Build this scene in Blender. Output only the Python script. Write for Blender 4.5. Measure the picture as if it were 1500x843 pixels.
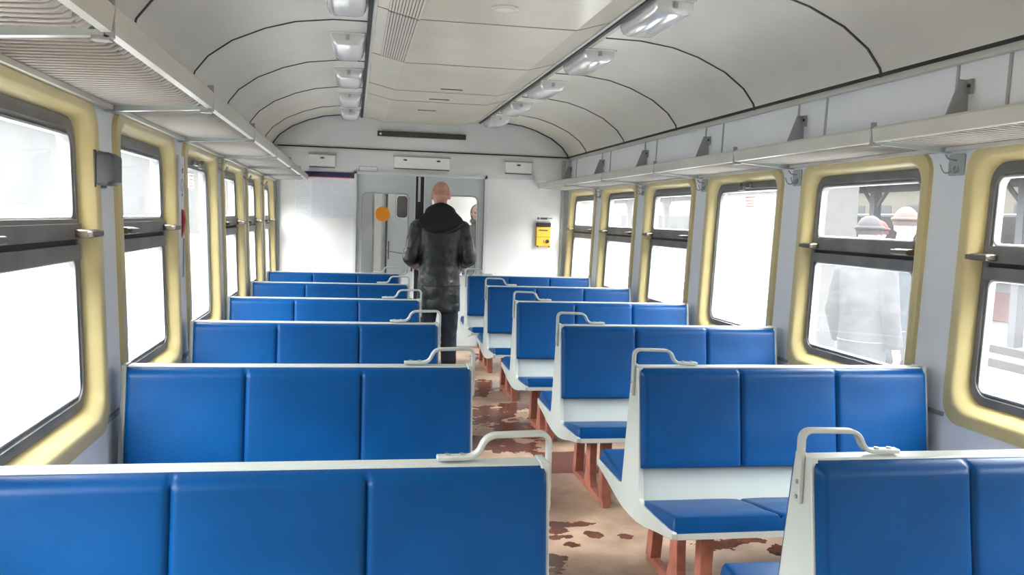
import bpy, bmesh, math, random
from math import sin, cos, pi
from mathutils import Vector, Matrix, noise
random.seed(7)
S = bpy.context.scene
COL = S.collection
for o in list(bpy.data.objects): bpy.data.objects.remove(o)

# ------------------------------------------------------------------ camera
YAW, PITCH, ROLL = 0.1789, -0.0766, 0.032
fw = Vector((sin(YAW)*cos(PITCH), cos(YAW)*cos(PITCH), sin(PITCH)))
rt0 = Vector((cos(YAW), -sin(YAW), 0)); up0 = rt0.cross(fw)
rt = cos(ROLL)*rt0 + sin(ROLL)*up0; up = -sin(ROLL)*rt0 + cos(ROLL)*up0
cd = bpy.data.cameras.new('camera'); cam = bpy.data.objects.new('camera', cd); COL.objects.link(cam)
cd.sensor_width = 36; cd.sensor_fit = 'HORIZONTAL'; cd.lens = 1298.07/1500*36
cam.matrix_world = Matrix(((rt.x, up.x, -fw.x, 0), (rt.y, up.y, -fw.y, 0), (rt.z, up.z, -fw.z, 1.53), (0, 0, 0, 1)))
cd.clip_start = 0.05; cd.clip_end = 400
S.camera = cam
# ------------------------------------------------------------------ world: overcast winter sky, brighter towards the zenith
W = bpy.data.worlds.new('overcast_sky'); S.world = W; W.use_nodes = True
nt = W.node_tree; nt.nodes.clear()
tc = nt.nodes.new('ShaderNodeTexCoord'); sx = nt.nodes.new('ShaderNodeSeparateXYZ'); nt.links.new(tc.outputs['Generated'], sx.inputs[0])
# (height above the horizon as sine, radiance): kept dim where the windows show it, raised above to light the car
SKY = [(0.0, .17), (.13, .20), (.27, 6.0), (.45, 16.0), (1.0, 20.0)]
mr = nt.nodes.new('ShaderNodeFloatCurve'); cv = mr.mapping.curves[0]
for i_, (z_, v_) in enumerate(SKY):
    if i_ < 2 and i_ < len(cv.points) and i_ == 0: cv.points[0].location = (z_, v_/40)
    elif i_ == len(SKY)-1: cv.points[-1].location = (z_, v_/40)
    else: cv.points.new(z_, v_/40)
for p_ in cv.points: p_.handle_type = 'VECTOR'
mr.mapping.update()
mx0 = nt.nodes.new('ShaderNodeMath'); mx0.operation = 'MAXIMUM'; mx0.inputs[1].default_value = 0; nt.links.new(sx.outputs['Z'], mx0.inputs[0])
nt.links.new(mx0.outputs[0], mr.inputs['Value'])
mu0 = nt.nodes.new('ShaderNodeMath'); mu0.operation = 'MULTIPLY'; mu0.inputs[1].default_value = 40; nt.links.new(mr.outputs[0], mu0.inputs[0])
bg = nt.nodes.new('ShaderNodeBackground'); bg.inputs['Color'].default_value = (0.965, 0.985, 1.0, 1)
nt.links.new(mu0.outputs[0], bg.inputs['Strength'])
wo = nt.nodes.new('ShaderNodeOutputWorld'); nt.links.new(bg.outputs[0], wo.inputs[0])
vs = S.view_settings
vs.view_transform = 'Standard'; vs.look = 'None'; vs.gamma = 1; vs.use_curve_mapping = False; vs.exposure = 1.62

# ------------------------------------------------------------------ measures
XC = 0.81; P = 1.3766; Y0 = 2.058        # middle of the car, bench pitch, first bench
YE = 10.30; YB = -2.75                    # end wall, rear wall
def whalf(z): return 1.64 + 0.065*z/1.85

def portal(s):
    ld = bpy.data.lights.new('window_daylight', 'AREA'); ld.shape = 'RECTANGLE'; ld.size = YE-YB; ld.size_y = 1.2
    ld.cycles.is_portal = True
    o = bpy.data.objects.new('window_daylight', ld); COL.objects.link(o)
    o.location = (XC+s*1.86, (YE+YB)/2, 1.33)
    # light -Z axis must point into the car
    z = Vector((s, 0, 0)); x = Vector((0, 1, 0)); y = z.cross(x)
    o.matrix_world = Matrix(((x.x, y.x, z.x, o.location.x), (x.y, y.y, z.y, o.location.y), (x.z, y.z, z.z, o.location.z), (0, 0, 0, 1)))
portal(1); portal(-1)

# ------------------------------------------------------------------ materials
def lin(c):
    c = c/255
    return c/12.92 if c <= .04045 else ((c+.055)/1.055)**2.4
def rgb(r, g, b): return (lin(r), lin(g), lin(b), 1)
def mat(name, col, rough=.5, metal=0, spec=.5, var=0.0, vscale=4, bump=0.0, bscale=60, coat=0, col2=None, rvar=0, bdist=.01):
    m = bpy.data.materials.new(name); m.use_nodes = True; n = m.node_tree; b = n.nodes['Principled BSDF']
    b.inputs['Base Color'].default_value = col; b.inputs['Roughness'].default_value = rough
    b.inputs['Metallic'].default_value = metal; b.inputs['Specular IOR Level'].default_value = spec
    b.inputs['Coat Weight'].default_value = coat
    t = n.nodes.new('ShaderNodeTexCoord')
    if var or col2:
        nz = n.nodes.new('ShaderNodeTexNoise'); nz.inputs['Scale'].default_value = vscale; nz.inputs['Detail'].default_value = 6
        n.links.new(t.outputs['Object'], nz.inputs['Vector'])
        r = n.nodes.new('ShaderNodeValToRGB'); c2 = col2 or tuple(c*(1-var) for c in col[:3])+(1,)
        r.color_ramp.elements[0].color = c2; r.color_ramp.elements[1].color = col
        r.color_ramp.elements[0].position = .35; r.color_ramp.elements[1].position = .6
        n.links.new(nz.outputs['Fac'], r.inputs[0]); n.links.new(r.outputs[0], b.inputs['Base Color'])
        if rvar:
            q = n.nodes.new('ShaderNodeMapRange'); q.inputs['To Min'].default_value = rough-rvar; q.inputs['To Max'].default_value = rough+rvar
            n.links.new(nz.outputs['Fac'], q.inputs['Value']); n.links.new(q.outputs[0], b.inputs['Roughness'])
    if bump:
        nb = n.nodes.new('ShaderNodeTexNoise'); nb.inputs['Scale'].default_value = bscale; nb.inputs['Detail'].default_value = 4
        n.links.new(t.outputs['Object'], nb.inputs['Vector'])
        bp = n.nodes.new('ShaderNodeBump'); bp.inputs['Strength'].default_value = bump; bp.inputs['Distance'].default_value = bdist
        n.links.new(nb.outputs['Fac'], bp.inputs['Height']); n.links.new(bp.outputs[0], b.inputs['Normal'])
    return m
M = {}
M['wall'] = mat('painted_wall', rgb(237, 240, 242), .42, var=.05, vscale=2)
M['upper'] = mat('upper_wall_panel', rgb(232, 232, 228), .4, var=.06, vscale=2)
M['endwall'] = mat('end_wall_laminate', rgb(236, 234, 231), .22, var=.03, vscale=1.5)
M['upperend'] = mat('end_wall_upper_panel', rgb(216, 217, 213), .4, var=.05, vscale=2)
M['seam2'] = mat('thin_joint', rgb(138, 132, 120), .6)
M['ceil'] = mat('ceiling_paint', rgb(218, 214, 200), .38, var=.08, vscale=1.3, bump=.05, bscale=3)
M['cpanel'] = mat('ceiling_middle_panel', rgb(202, 195, 176), .25, var=.09, vscale=1.4, bump=.08, bscale=2.5)
M['dark'] = mat('dark_rubber', rgb(38, 36, 34), .6)
M['seam'] = mat('seam_rubber', rgb(70, 68, 64), .6)
M['yellow'] = mat('yellow_fibreglass', rgb(217, 200, 142), .3, var=.12, vscale=3, coat=.15)
M['sash'] = mat('grey_window_sash', rgb(124, 124, 123), .4, metal=.1, var=.25, vscale=6)
M['bead'] = mat('pale_window_bead', rgb(196, 198, 196), .35, metal=.3)
M['latch'] = mat('bronze_latch', rgb(112, 104, 94), .35, metal=.6)
M['white'] = mat('white_enamel', rgb(172, 178, 173), .3, var=.05, vscale=5)
M['rack'] = mat('rack_enamel', rgb(206, 204, 192), .35, var=.08, vscale=5)
M['rod'] = mat('rack_rod_enamel', rgb(164, 158, 147), .4)
M['bracket'] = mat('grey_bracket', rgb(160, 161, 160), .4, metal=.2)
M['vinyl'] = mat('blue_vinyl', (.0, .045, .158, 1), .38, spec=.16, var=.12, vscale=7, bump=.12, bscale=130, bdist=.004)
M['piping'] = mat('seat_piping', rgb(110, 160, 205), .3)
M['leg'] = mat('rust_red_paint', rgb(158, 96, 78), .5, col2=rgb(128, 74, 60), vscale=12)
M['lamp'] = mat('lamp_diffuser', rgb(232, 232, 228), .12, spec=.6)
bs = M['lamp'].node_tree.nodes['Principled BSDF']; bs.inputs['Transmission Weight'].default_value = .35
M['lampbase'] = mat('lamp_base', rgb(225, 224, 218), .4)
M['screw'] = mat('steel', rgb(170, 170, 168), .3, metal=.8)
M['door'] = mat('door_grey', rgb(198, 204, 203), .35, var=.04)
M['doortrim'] = mat('door_trim', rgb(214, 216, 214), .35)
def film(name, col):
    m = mat(name, col, .5); n = m.node_tree; b = n.nodes['Principled BSDF']; o = n.nodes['Material Output']
    t = n.nodes.new('ShaderNodeBsdfTranslucent'); t.inputs[0].default_value = col; x = n.nodes.new('ShaderNodeMixShader'); x.inputs[0].default_value = .45
    n.links.new(b.outputs[0], x.inputs[1]); n.links.new(t.outputs[0], x.inputs[2]); n.links.new(x.outputs[0], o.inputs[0]); return m
M['orange'] = film('orange_sticker', rgb(255, 188, 66))
M['film'] = film('sticker_film', rgb(236, 232, 230)); M['filmred'] = film('sticker_print', rgb(226, 170, 168))
M['cover'] = mat('cream_cover', rgb(238, 237, 230), .35)
M['display'] = mat('display_brown', rgb(58, 52, 46), .25)
M['navy'] = mat('navy_band', rgb(42, 40, 78), .4)
M['paper'] = mat('paper', rgb(232, 232, 233), .5)
M['paper2'] = mat('paper_grey', rgb(222, 223, 225), .5)
M['ink'] = mat('faded_ink', rgb(204, 206, 209), .6)
M['ink2'] = mat('dark_ink', rgb(84, 86, 88), .6)
M['redink'] = mat('red_ink', rgb(198, 90, 96), .5)
M['red'] = mat('red_enamel', rgb(176, 30, 38), .35)
M['yelbox'] = mat('yellow_intercom', rgb(232, 182, 52), .35)
M['plastic'] = mat('grey_plastic', rgb(80, 80, 81), .4, var=.06)
M['black'] = mat('black_plastic', rgb(34, 33, 32), .4)
M['leather'] = mat('black_leather', rgb(28, 31, 30), .36, bump=.16, bscale=22, bdist=.02, spec=.6)
M['hood'] = mat('black_fleece', rgb(24, 24, 25), .75, bump=.3, bscale=40)
M['trouser'] = mat('navy_trousers', rgb(36, 40, 54), .8, var=.3, bump=.3, bscale=18, bdist=.02)
M['shoe'] = mat('black_shoe', rgb(28, 27, 27), .4)
M['skin'] = mat('skin', rgb(214, 160, 140), .45, col2=rgb(204, 140, 122), vscale=9)
M['stubble'] = mat('shaved_hair', rgb(176, 128, 114), .6, col2=rgb(206, 152, 134), vscale=26)
M['eye'] = mat('eye', rgb(60, 50, 44), .2)
M['greycoat'] = mat('grey_winter_coat', (.020, .020, .0215, 1), .9, spec=.1, var=.1)
M['bluecoat'] = mat('blue_winter_coat', (.016, .020, .025, 1), .9, spec=.1, var=.1)
M['redhat'] = mat('red_knit', (.03, .008, .008, 1), .9, spec=.1)
M['darkhat'] = mat('dark_knit', (.014, .013, .0145, 1), .9, spec=.1, bump=.3)
M['jeans'] = mat('blue_jeans', (.014, .018, .025, 1), .9, spec=.1, var=.2)
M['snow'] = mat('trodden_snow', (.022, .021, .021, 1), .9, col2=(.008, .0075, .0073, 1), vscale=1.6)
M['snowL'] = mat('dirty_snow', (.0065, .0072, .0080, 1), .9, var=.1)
M['bounceL'] = mat('bounce_strip_left', (.20, .20, .205, 1), .9, var=.05)  # pale colour for an added strip that reflects skylight upwards
M['bounceR'] = mat('bounce_strip_right', (.24, .24, .242, 1), .9, var=.3)  # same purpose, for the added strip on the platform
M['tanhat'] = mat('tan_knit', (.030, .022, .019, 1), .9, spec=.1)
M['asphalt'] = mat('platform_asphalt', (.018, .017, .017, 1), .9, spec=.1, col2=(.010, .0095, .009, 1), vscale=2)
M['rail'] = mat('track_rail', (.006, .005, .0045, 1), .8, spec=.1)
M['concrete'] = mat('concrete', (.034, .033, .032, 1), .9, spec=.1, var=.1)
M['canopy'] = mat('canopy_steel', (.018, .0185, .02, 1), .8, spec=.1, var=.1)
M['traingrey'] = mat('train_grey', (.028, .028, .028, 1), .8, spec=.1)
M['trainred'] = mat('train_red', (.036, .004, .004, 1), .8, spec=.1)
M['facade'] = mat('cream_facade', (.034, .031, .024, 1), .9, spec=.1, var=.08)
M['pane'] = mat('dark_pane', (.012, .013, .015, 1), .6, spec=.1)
M['tree'] = mat('bare_trees', rgb(84, 88, 84), .9, var=.3, vscale=.4)

def striped(name, c1, c2, scale):
    m = mat(name, c1, .8); n = m.node_tree; b = n.nodes['Principled BSDF']; t = n.nodes.new('ShaderNodeTexCoord')
    w = n.nodes.new('ShaderNodeTexWave'); w.inputs['Scale'].default_value = scale; w.bands_direction = 'DIAGONAL'
    n.links.new(t.outputs['Object'], w.inputs['Vector']); r = n.nodes.new('ShaderNodeValToRGB')
    r.color_ramp.interpolation = 'CONSTANT'; r.color_ramp.elements[0].color = c1; r.color_ramp.elements[1].color = c2; r.color_ramp.elements[1].position = .5
    n.links.new(w.outputs['Fac'], r.inputs[0]); n.links.new(r.outputs[0], b.inputs['Base Color']); return m
M['hatch'] = striped('tactile_strip', (.012, .0115, .011, 1), (.022, .021, .02, 1), 3.0)

def glass_mat(name, haze, tint, dirt=.25):
    m = bpy.data.materials.new(name); m.use_nodes = True; n = m.node_tree; n.nodes.clear()
    out = n.nodes.new('ShaderNodeOutputMaterial'); tr = n.nodes.new('ShaderNodeBsdfTransparent'); tr.inputs[0].default_value = (.96, .97, .97, 1)
    tl = n.nodes.new('ShaderNodeBsdfTranslucent'); tl.inputs[0].default_value = tint
    gl = n.nodes.new('ShaderNodeBsdfGlossy'); gl.inputs['Roughness'].default_value = .06
    t = n.nodes.new('ShaderNodeTexCoord'); nz = n.nodes.new('ShaderNodeTexNoise'); nz.inputs['Scale'].default_value = 2.2; nz.inputs['Detail'].default_value = 5
    n.links.new(t.outputs['Object'], nz.inputs['Vector'])
    q = n.nodes.new('ShaderNodeMapRange'); q.inputs['From Min'].default_value = .3; q.inputs['From Max'].default_value = .7
    q.inputs['To Min'].default_value = max(0, haze-dirt*.5); q.inputs['To Max'].default_value = min(1, haze+dirt*.5)
    n.links.new(nz.outputs['Fac'], q.inputs['Value'])
    a = n.nodes.new('ShaderNodeMixShader'); n.links.new(q.outputs[0], a.inputs[0]); n.links.new(tr.outputs[0], a.inputs[1]); n.links.new(tl.outputs[0], a.inputs[2])
    b = n.nodes.new('ShaderNodeMixShader'); lw = n.nodes.new('ShaderNodeLayerWeight'); lw.inputs[0].default_value = .5
    pw = n.nodes.new('ShaderNodeMath'); pw.operation = 'POWER'; pw.inputs[1].default_value = 4; n.links.new(lw.outputs['Facing'], pw.inputs[0])
    ma = n.nodes.new('ShaderNodeMath'); ma.operation = 'MULTIPLY_ADD'; ma.inputs[1].default_value = .35; ma.inputs[2].default_value = .02; n.links.new(pw.outputs[0], ma.inputs[0])
    n.links.new(ma.outputs[0], b.inputs[0]); n.links.new(a.outputs[0], b.inputs[1]); n.links.new(gl.outputs[0], b.inputs[2])
    n.links.new(b.outputs[0], out.inputs[0]); return m
M['glassUR'] = glass_mat('clear_glass', .007, (.8, .8, .8, 1), .004)
M['glassLR'] = glass_mat('dirty_glass', .020, (.8, .8, .8, 1), .01)
M['glassUL'] = glass_mat('misted_glass', .022, (.85, .86, .86, 1), .008)
M['glassLL'] = glass_mat('misted_glass_low', .022, (.80, .86, .92, 1), .008)
M['glassMR'] = glass_mat('misted_glass_right', .05, (.86, .85, .84, 1), .03)
M['glassFR'] = glass_mat('faint_mist_right', .03, (.86, .85, .84, 1), .015)
M['glassD'] = glass_mat('door_glass', .06, (.8, .8, .8, 1), .04)

def floor_mat():
    m = mat('worn_linoleum', rgb(172, 138, 112), .5); n = m.node_tree; b = n.nodes['Principled BSDF']; L = n.links.new
    t = n.nodes.new('ShaderNodeTexCoord')
    def N(k, **kw):
        q = n.nodes.new(k)
        for a, v in kw.items(): setattr(q, a, v)
        return q
    def math_(op, a, bb=None):
        q = N('ShaderNodeMath', operation=op)
        for i, v in enumerate((a, bb)):
            if v is None: continue
            if isinstance(v, (int, float)): q.inputs[i].default_value = v
            else: L(v, q.inputs[i])
        return q.outputs[0]
    sp = N('ShaderNodeSeparateXYZ'); L(t.outputs['Object'], sp.inputs[0])
    def nz(scale, det=6):
        q = N('ShaderNodeTexNoise'); q.inputs['Scale'].default_value = scale; q.inputs['Detail'].default_value = det; L(t.outputs['Object'], q.inputs['Vector']); return q.outputs['Fac']
    warp = nz(9); fine = nz(38, 3)
    # wet footprints and puddles: own shapes, each an ellipse with ragged edge
    blobs = [(1.08, 6.75, .22, .34), (1.22, 6.25, .2, .3), (1.42, 7.05, .3, .16), (.9, 5.9, .3, .2), (1.1, 5.75, .2, .12), (1.25, 8.0, .16, .3),
             (1.1, 4.26, .13, .045), (1.03, 4.08, .07, .035), (1.19, 4.1, .05, .05), (1.34, 4.06, .05, .04), (1.02, 4.17, .05, .05), (.92, 3.75, .06, .13), (1.74, 3.9, .1, .07),
             (1.55, 9.6, .25, .3), (1.05, 3.98, .04, .04), (.75, 6.6, .2, .3), (1.0, 7.6, .2, .2), (1.9, 3.95, .12, .05), (2.05, 3.8, .1, .08)]
    acc = None
    for (x, y, rx, ry) in blobs:
        dx = math_('DIVIDE', math_('SUBTRACT', sp.outputs['X'], x), rx); dy = math_('DIVIDE', math_('SUBTRACT', sp.outputs['Y'], y), ry)
        d = math_('ADD', math_('MULTIPLY', dx, dx), math_('MULTIPLY', dy, dy))
        acc = d if acc is None else math_('MINIMUM', acc, d)
    acc = math_('ADD', acc, math_('MULTIPLY', math_('SUBTRACT', warp, .5), 5.0))
    acc = math_('ADD', acc, math_('MULTIPLY', math_('SUBTRACT', fine, .5), 1.6))
    # a worn rectangular patch where another sheet of linoleum was laid
    rx = math_('DIVIDE', math_('SUBTRACT', sp.outputs['X'], 1.36), .19); ry = math_('DIVIDE', math_('SUBTRACT', sp.outputs['Y'], 5.39), .26)
    rect = math_('MAXIMUM', math_('ABSOLUTE', rx), math_('ABSOLUTE', ry)); rect = math_('ADD', rect, math_('MULTIPLY', math_('SUBTRACT', warp, .5), .25))
    acc = math_('MINIMUM', acc, math_('MULTIPLY', math_('SUBTRACT', rect, .0), 1.0))
    mk = N('ShaderNodeMapRange'); mk.inputs['From Min'].default_value = .9; mk.inputs['From Max'].default_value = 1.05; mk.inputs['To Min'].default_value = 1; mk.inputs['To Max'].default_value = 0
    L(acc, mk.inputs['Value'])
    base = N('ShaderNodeValToRGB'); L(nz(3.2), base.inputs[0])
    base.color_ramp.elements[0].position = .32; base.color_ramp.elements[0].color = rgb(126, 102, 85)
    base.color_ramp.elements[1].position = .62; base.color_ramp.elements[1].color = rgb(176, 150, 128)
    wet = N('ShaderNodeValToRGB'); L(nz(5), wet.inputs[0])
    wet.color_ramp.elements[0].position = .35; wet.color_ramp.elements[0].color = rgb(76, 50, 41)
    wet.color_ramp.elements[1].position = .6; wet.color_ramp.elements[1].color = rgb(108, 66, 53)
    mx = N('ShaderNodeMix', data_type='RGBA'); L(mk.outputs[0], mx.inputs[0]); L(base.outputs[0], mx.inputs[6]); L(wet.outputs[0], mx.inputs[7])
    # joints between linoleum sheets
    jy = math_('ABSOLUTE', math_('SUBTRACT', math_('FRACT', math_('DIVIDE', math_('ADD', sp.outputs['Y'], 10.07), 2.05)), .5))
    jm = math_('LESS_THAN', jy, .0022)
    m2 = N('ShaderNodeMix', data_type='RGBA'); L(jm, m2.inputs[0]); L(mx.outputs[2], m2.inputs[6]); m2.inputs[7].default_value = rgb(90, 66, 52)
    L(m2.outputs[2], b.inputs['Base Color'])
    rr = N('ShaderNodeMapRange'); L(mk.outputs[0], rr.inputs['Value']); rr.inputs['To Min'].default_value = .52; rr.inputs['To Max'].default_value = .2
    L(rr.outputs[0], b.inputs['Roughness'])
    bp = N('ShaderNodeBump'); bp.inputs['Strength'].default_value = .15; bp.inputs['Distance'].default_value = .01; L(nz(22), bp.inputs['Height']); L(bp.outputs[0], b.inputs['Normal'])
    return m
M['floor'] = floor_mat()

# ------------------------------------------------------------------ mesh helpers
class MB:
    def __init__(s): s.bm = bmesh.new()
    def box(s, x0, x1, y0, y1, z0, z1):
        v = [s.bm.verts.new(p) for p in ((x0,y0,z0),(x1,y0,z0),(x1,y1,z0),(x0,y1,z0),(x0,y0,z1),(x1,y0,z1),(x1,y1,z1),(x0,y1,z1))]
        for f in ((0,3,2,1),(4,5,6,7),(0,1,5,4),(1,2,6,5),(2,3,7,6),(3,0,4,7)): s.bm.faces.new([v[i] for i in f])
        return s
    def prism(s, pts, a, b, ax):      # outline pts in the two other axes, extruded along ax from a to b
        def mk(p, t):
            return {'x': (t, p[0], p[1]), 'y': (p[0], t, p[1]), 'z': (p[0], p[1], t)}[ax]
        A = [s.bm.verts.new(mk(p, a)) for p in pts]; B = [s.bm.verts.new(mk(p, b)) for p in pts]
        n = len(pts)
        s.bm.faces.new(A[::-1]); s.bm.faces.new(B)
        for i in range(n): s.bm.faces.new((A[i], A[(i+1) % n], B[(i+1) % n], B[i]))
        return s
    def loft(s, rings, closed=True, cap0=True, cap1=True):
        R = [[s.bm.verts.new(p) for p in r] for r in rings]; n = len(R[0])
        for a, b in zip(R, R[1:]):
            for i in range(n if closed else n-1):
                s.bm.faces.new((a[i], a[(i+1) % n], b[(i+1) % n], b[i]))
        if cap0 and closed: s.bm.faces.new(R[0][::-1])
        if cap1 and closed: s.bm.faces.new(R[-1])
        return s
    def tube(s, pts, r, n=8, flat=None):   # flat=(w,t,side vector): rectangular bar
        pts = [Vector(p) for p in pts]; rings = []
        rr = r if isinstance(r, (list, tuple)) else [r]*len(pts)
        ref = None
        for i, p in enumerate(pts):
            t = ((pts[min(i+1, len(pts)-1)]-pts[max(i-1, 0)])).normalized()
            if flat:
                sd = Vector(flat[2]).normalized(); nn = t.cross(sd).normalized(); w, h = flat[0]/2, flat[1]/2
                rings.append([p+sd*w*a+nn*h*b for a, b in ((-1,-1),(1,-1),(1,1),(-1,1))])
            else:
                if ref is None: ref = Vector((0,0,1)) if abs(t.z) < .9 else Vector((1,0,0))
                u = t.cross(ref).normalized(); v = u.cross(t).normalized(); ref = v
                rings.append([p+(u*cos(2*pi*k/n)+v*sin(2*pi*k/n))*rr[i] for k in range(n)])
        return s.loft(rings)
    def ell(s, c, r, seg=16, rng=10, rot=None):
        rings = []
        mt = rot or Matrix.Identity(3)
        for i in range(1, rng):
            a = pi*i/rng
            rings.append([Vector(c)+mt@Vector((r[0]*sin(a)*cos(2*pi*k/seg), r[1]*sin(a)*sin(2*pi*k/seg), -r[2]*cos(a))) for k in range(seg)])
        return s.loft(rings)
    def disc(s, c, r, h, ax='z', n=24):
        pts = [(c[(0 if ax != 'x' else 1)]+r*cos(2*pi*k/n), c[(2 if ax != 'z' else 1)]+r*sin(2*pi*k/n)) for k in range(n)]
        a = c['xyz'.index(ax)]
        return s.prism(pts, a, a+h, ax)
    def warp(s, f):
        for v in s.bm.verts: v.co = Vector(f(*v.co))
        return s
    def build(s, name, m, parent=None, smooth=40, bevel=0, sub=0, kind=None, loc=None):
        bmesh.ops.recalc_face_normals(s.bm, faces=s.bm.faces)
        if smooth:
            th = math.radians(smooth)
            for f in s.bm.faces: f.smooth = True
            for e in s.bm.edges:
                if len(e.link_faces) == 2: e.smooth = e.calc_face_angle(0) < th
        me = bpy.data.meshes.new(name); s.bm.to_mesh(me); s.bm.free()
        if m: me.materials.append(m if not isinstance(m, str) else M[m])
        o = bpy.data.objects.new(name, me); COL.objects.link(o)
        if loc: o.location = loc
        if parent: o.parent = parent
        if bevel:
            b = o.modifiers.new('bevel', 'BEVEL'); b.width = bevel; b.segments = 2; b.limit_method = 'ANGLE'; b.angle_limit = math.radians(40); b.harden_normals = False
        if sub:
            q = o.modifiers.new('sub', 'SUBSURF'); q.levels = sub; q.render_levels = sub
        if kind: o['kind'] = kind
        return o
def tag(o, label=None, cat=None, group=None, kind=None):
    if label: o['label'] = label
    if cat: o['category'] = cat
    if group: o['group'] = group
    if kind: o['kind'] = kind
    return o
def empty(name, loc=(0,0,0), rz=0):
    o = bpy.data.objects.new(name, None); COL.objects.link(o); o.location = loc; o.rotation_euler = (0,0,rz); o.empty_display_size = .1
    return o
def dup(o, loc=None, parent=None):
    c = o.copy(); COL.objects.link(c)
    if loc is not None: c.location = loc
    if parent is not None: c.parent = parent
    for ch in [q for q in bpy.data.objects if q.parent == o]: dup(ch, None, c)
    return c
def rrect(y0, y1, z0, z1, r, n=6):     # rounded rectangle, (y, z) points
    out = []
    for cy, cz, a0 in ((y1-r, z1-r, 0), (y0+r, z1-r, pi/2), (y0+r, z0+r, pi), (y1-r, z0+r, 1.5*pi)):
        for k in range(n+1):
            a = a0+pi/2*k/n; out.append((cy+r*cos(a), cz+r*sin(a)))
    return out
def sidex(s, w, z): return XC+s*(whalf(z)+w)      # w > 0 is outwards
def side(s): return lambda w, y, z: (sidex(s, w, z), y, z)

# ------------------------------------------------------------------ room shell
MB().box(-.92, 2.56, YB, YE+1.25, -.1, 0).build('floor', 'floor', kind='structure', smooth=0)
bays = [2.747+P*k for k in range(-3, 6)]
JT = [Y0+P*k for k in range(-3, 7)]        # bench lines, rack joints
for s, nm in ((1, 'wall_right'), (-1, 'wall_left')):
    w = MB(); T = .09
    edges = [YB]
    for c in bays: edges += [c-.53, c+.53]
    edges.append(YE)
    for i in range(0, len(edges), 2): w.box(0, T, edges[i], edges[i+1], .79, 1.87)
    w.box(0, T, YB, YE, -.08, .79); w.box(0, T, YB, YE, 1.87, 2.34)
    w.warp(side(s)).build(nm, 'wall', kind='structure', smooth=0)
# end wall: lower laminate, door opening 0.03..1.50 x 0..1.99
arch = [(-.91, 2.27), (-.90, 2.31), (-.83, 2.40), (-.70, 2.495), (-.52, 2.575), (-.35, 2.625), (-.14, 2.652), (.08, 2.655)]
archR = [(1.58-x, z) for x, z in arch]
full = arch + archR[::-1]
w = MB(); w.box(-.95, .03, YE, YE+.09, 0, 2.0); w.box(1.50, 2.60, YE, YE+.09, 0, 2.0)
w.build('wall_end', 'endwall', kind='structure', smooth=0)
w = MB(); w.box(-.95, 2.62, YE, YE+.09, 2.0, 2.27); w.prism(full, YE, YE+.09, 'y'); w.build('wall_end_upper', 'upperend', kind='structure', smooth=0)
MB().box(-.95, 2.6, YB-.08, YB, -.1, 2.75).build('wall_rear', 'endwall', kind='structure', smooth=0)
# ceiling
def strip(m, pts, y0, y1, t=.04):
    top = [(x, z+t) for x, z in pts]
    m.prism(pts+top[::-1], y0, y1, 'y')
w = MB(); strip(w, arch, YB, YE, .05); strip(w, archR, YB, YE, .05); w.build('ceiling', 'ceil', kind='structure', smooth=30)
mid = [(.075, 2.655), (.10, 2.643), (.33, 2.588), (1.20, 2.588), (1.39, 2.643), (1.415, 2.655), (1.50, 2.655)]
w = MB(); strip(w, mid, YB, YE, .05); w.build('ceiling_middle', 'cpanel', kind='structure', smooth=0)
nt_ = [0]
def trim(mb, m, **k):
    nt_[0] += 1; return mb.build('trim_%d' % nt_[0], m, kind='structure', **k)
# arched seams
def inset(pts, d):
    cx, cz = .79, 1.6; out = []
    for x, z in pts:
        v = Vector((cx-x, cz-z)).normalized(); out.append((x+v.x*d, z+v.y*d))
    return out
for k in range(-3, 5):
    y = 3.955+P*k
    for a in (arch, archR):
        a2 = a if a is arch else a
        q = MB(); q.prism(list(a2)+inset(a2, .006)[::-1], y-.007, y+.007, 'y'); trim(q, 'seam')
    if k > -3 :
        yy = 4.88+P*(k-1) if k < 4 else 8.30
        mm = mid[1:-1]; q = MB(); q.prism(mm+[(x, z-.003) for x, z in mm][::-1], yy-.004, yy+.004, 'y'); trim(q, 'seam2')
# end arch lip
q = MB(); q.prism(list(full)+inset(full, .012)[::-1], YE-.02, YE, 'y'); trim(q, 'seam', smooth=30)
# rails either side of the middle panel
for x, sg in ((.072, 1), (1.42, -1)):
    q = MB(); q.box(x-.012, x+.012, YB, YE, 2.625, 2.662); trim(q, 'dark', smooth=0)
    q = MB(); q.box(x+sg*.013, x+sg*.032, YB, YE, 2.633, 2.66); trim(q, 'rack', smooth=0)
# cornices: dark line with pale strip under it
for s in (1, -1):
    x = XC+s*1.705
    if s > 0: q = MB(); q.box(x-.03, x+.03, YB, YE, 2.272, 2.296); trim(q, 'dark', smooth=0)
    q = MB(); q.box(x-.018, x+.018, YB, YE, 2.245, 2.272); trim(q, 'rack', smooth=0)
q = MB(); q.box(-.88, 2.50, YE-.012, YE, 2.268, 2.284); trim(q, 'dark', smooth=0)
q = MB(); q.box(-.88, 2.50, YE-.01, YE, 2.248, 2.268); trim(q, 'rack', smooth=0)
# cover strips on the side walls
for s in (1, -1):
    for y in JT:
        for yy in ((y-.30, y+.01) if y > 0 else ()):
            q = MB(); q.box(-.006, .0, yy-.008, yy+.008, 1.95, 2.245).warp(side(s)); trim(q, 'white', smooth=0)
    # horizontal trim on the pillars at sill height
    q = MB()
    for y in JT:
        if y < YE-.2: q.box(-.008, 0, y-.115, y+.115, .757, .775)
    q.warp(side(s)); trim(q, 'bracket', smooth=0)
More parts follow.
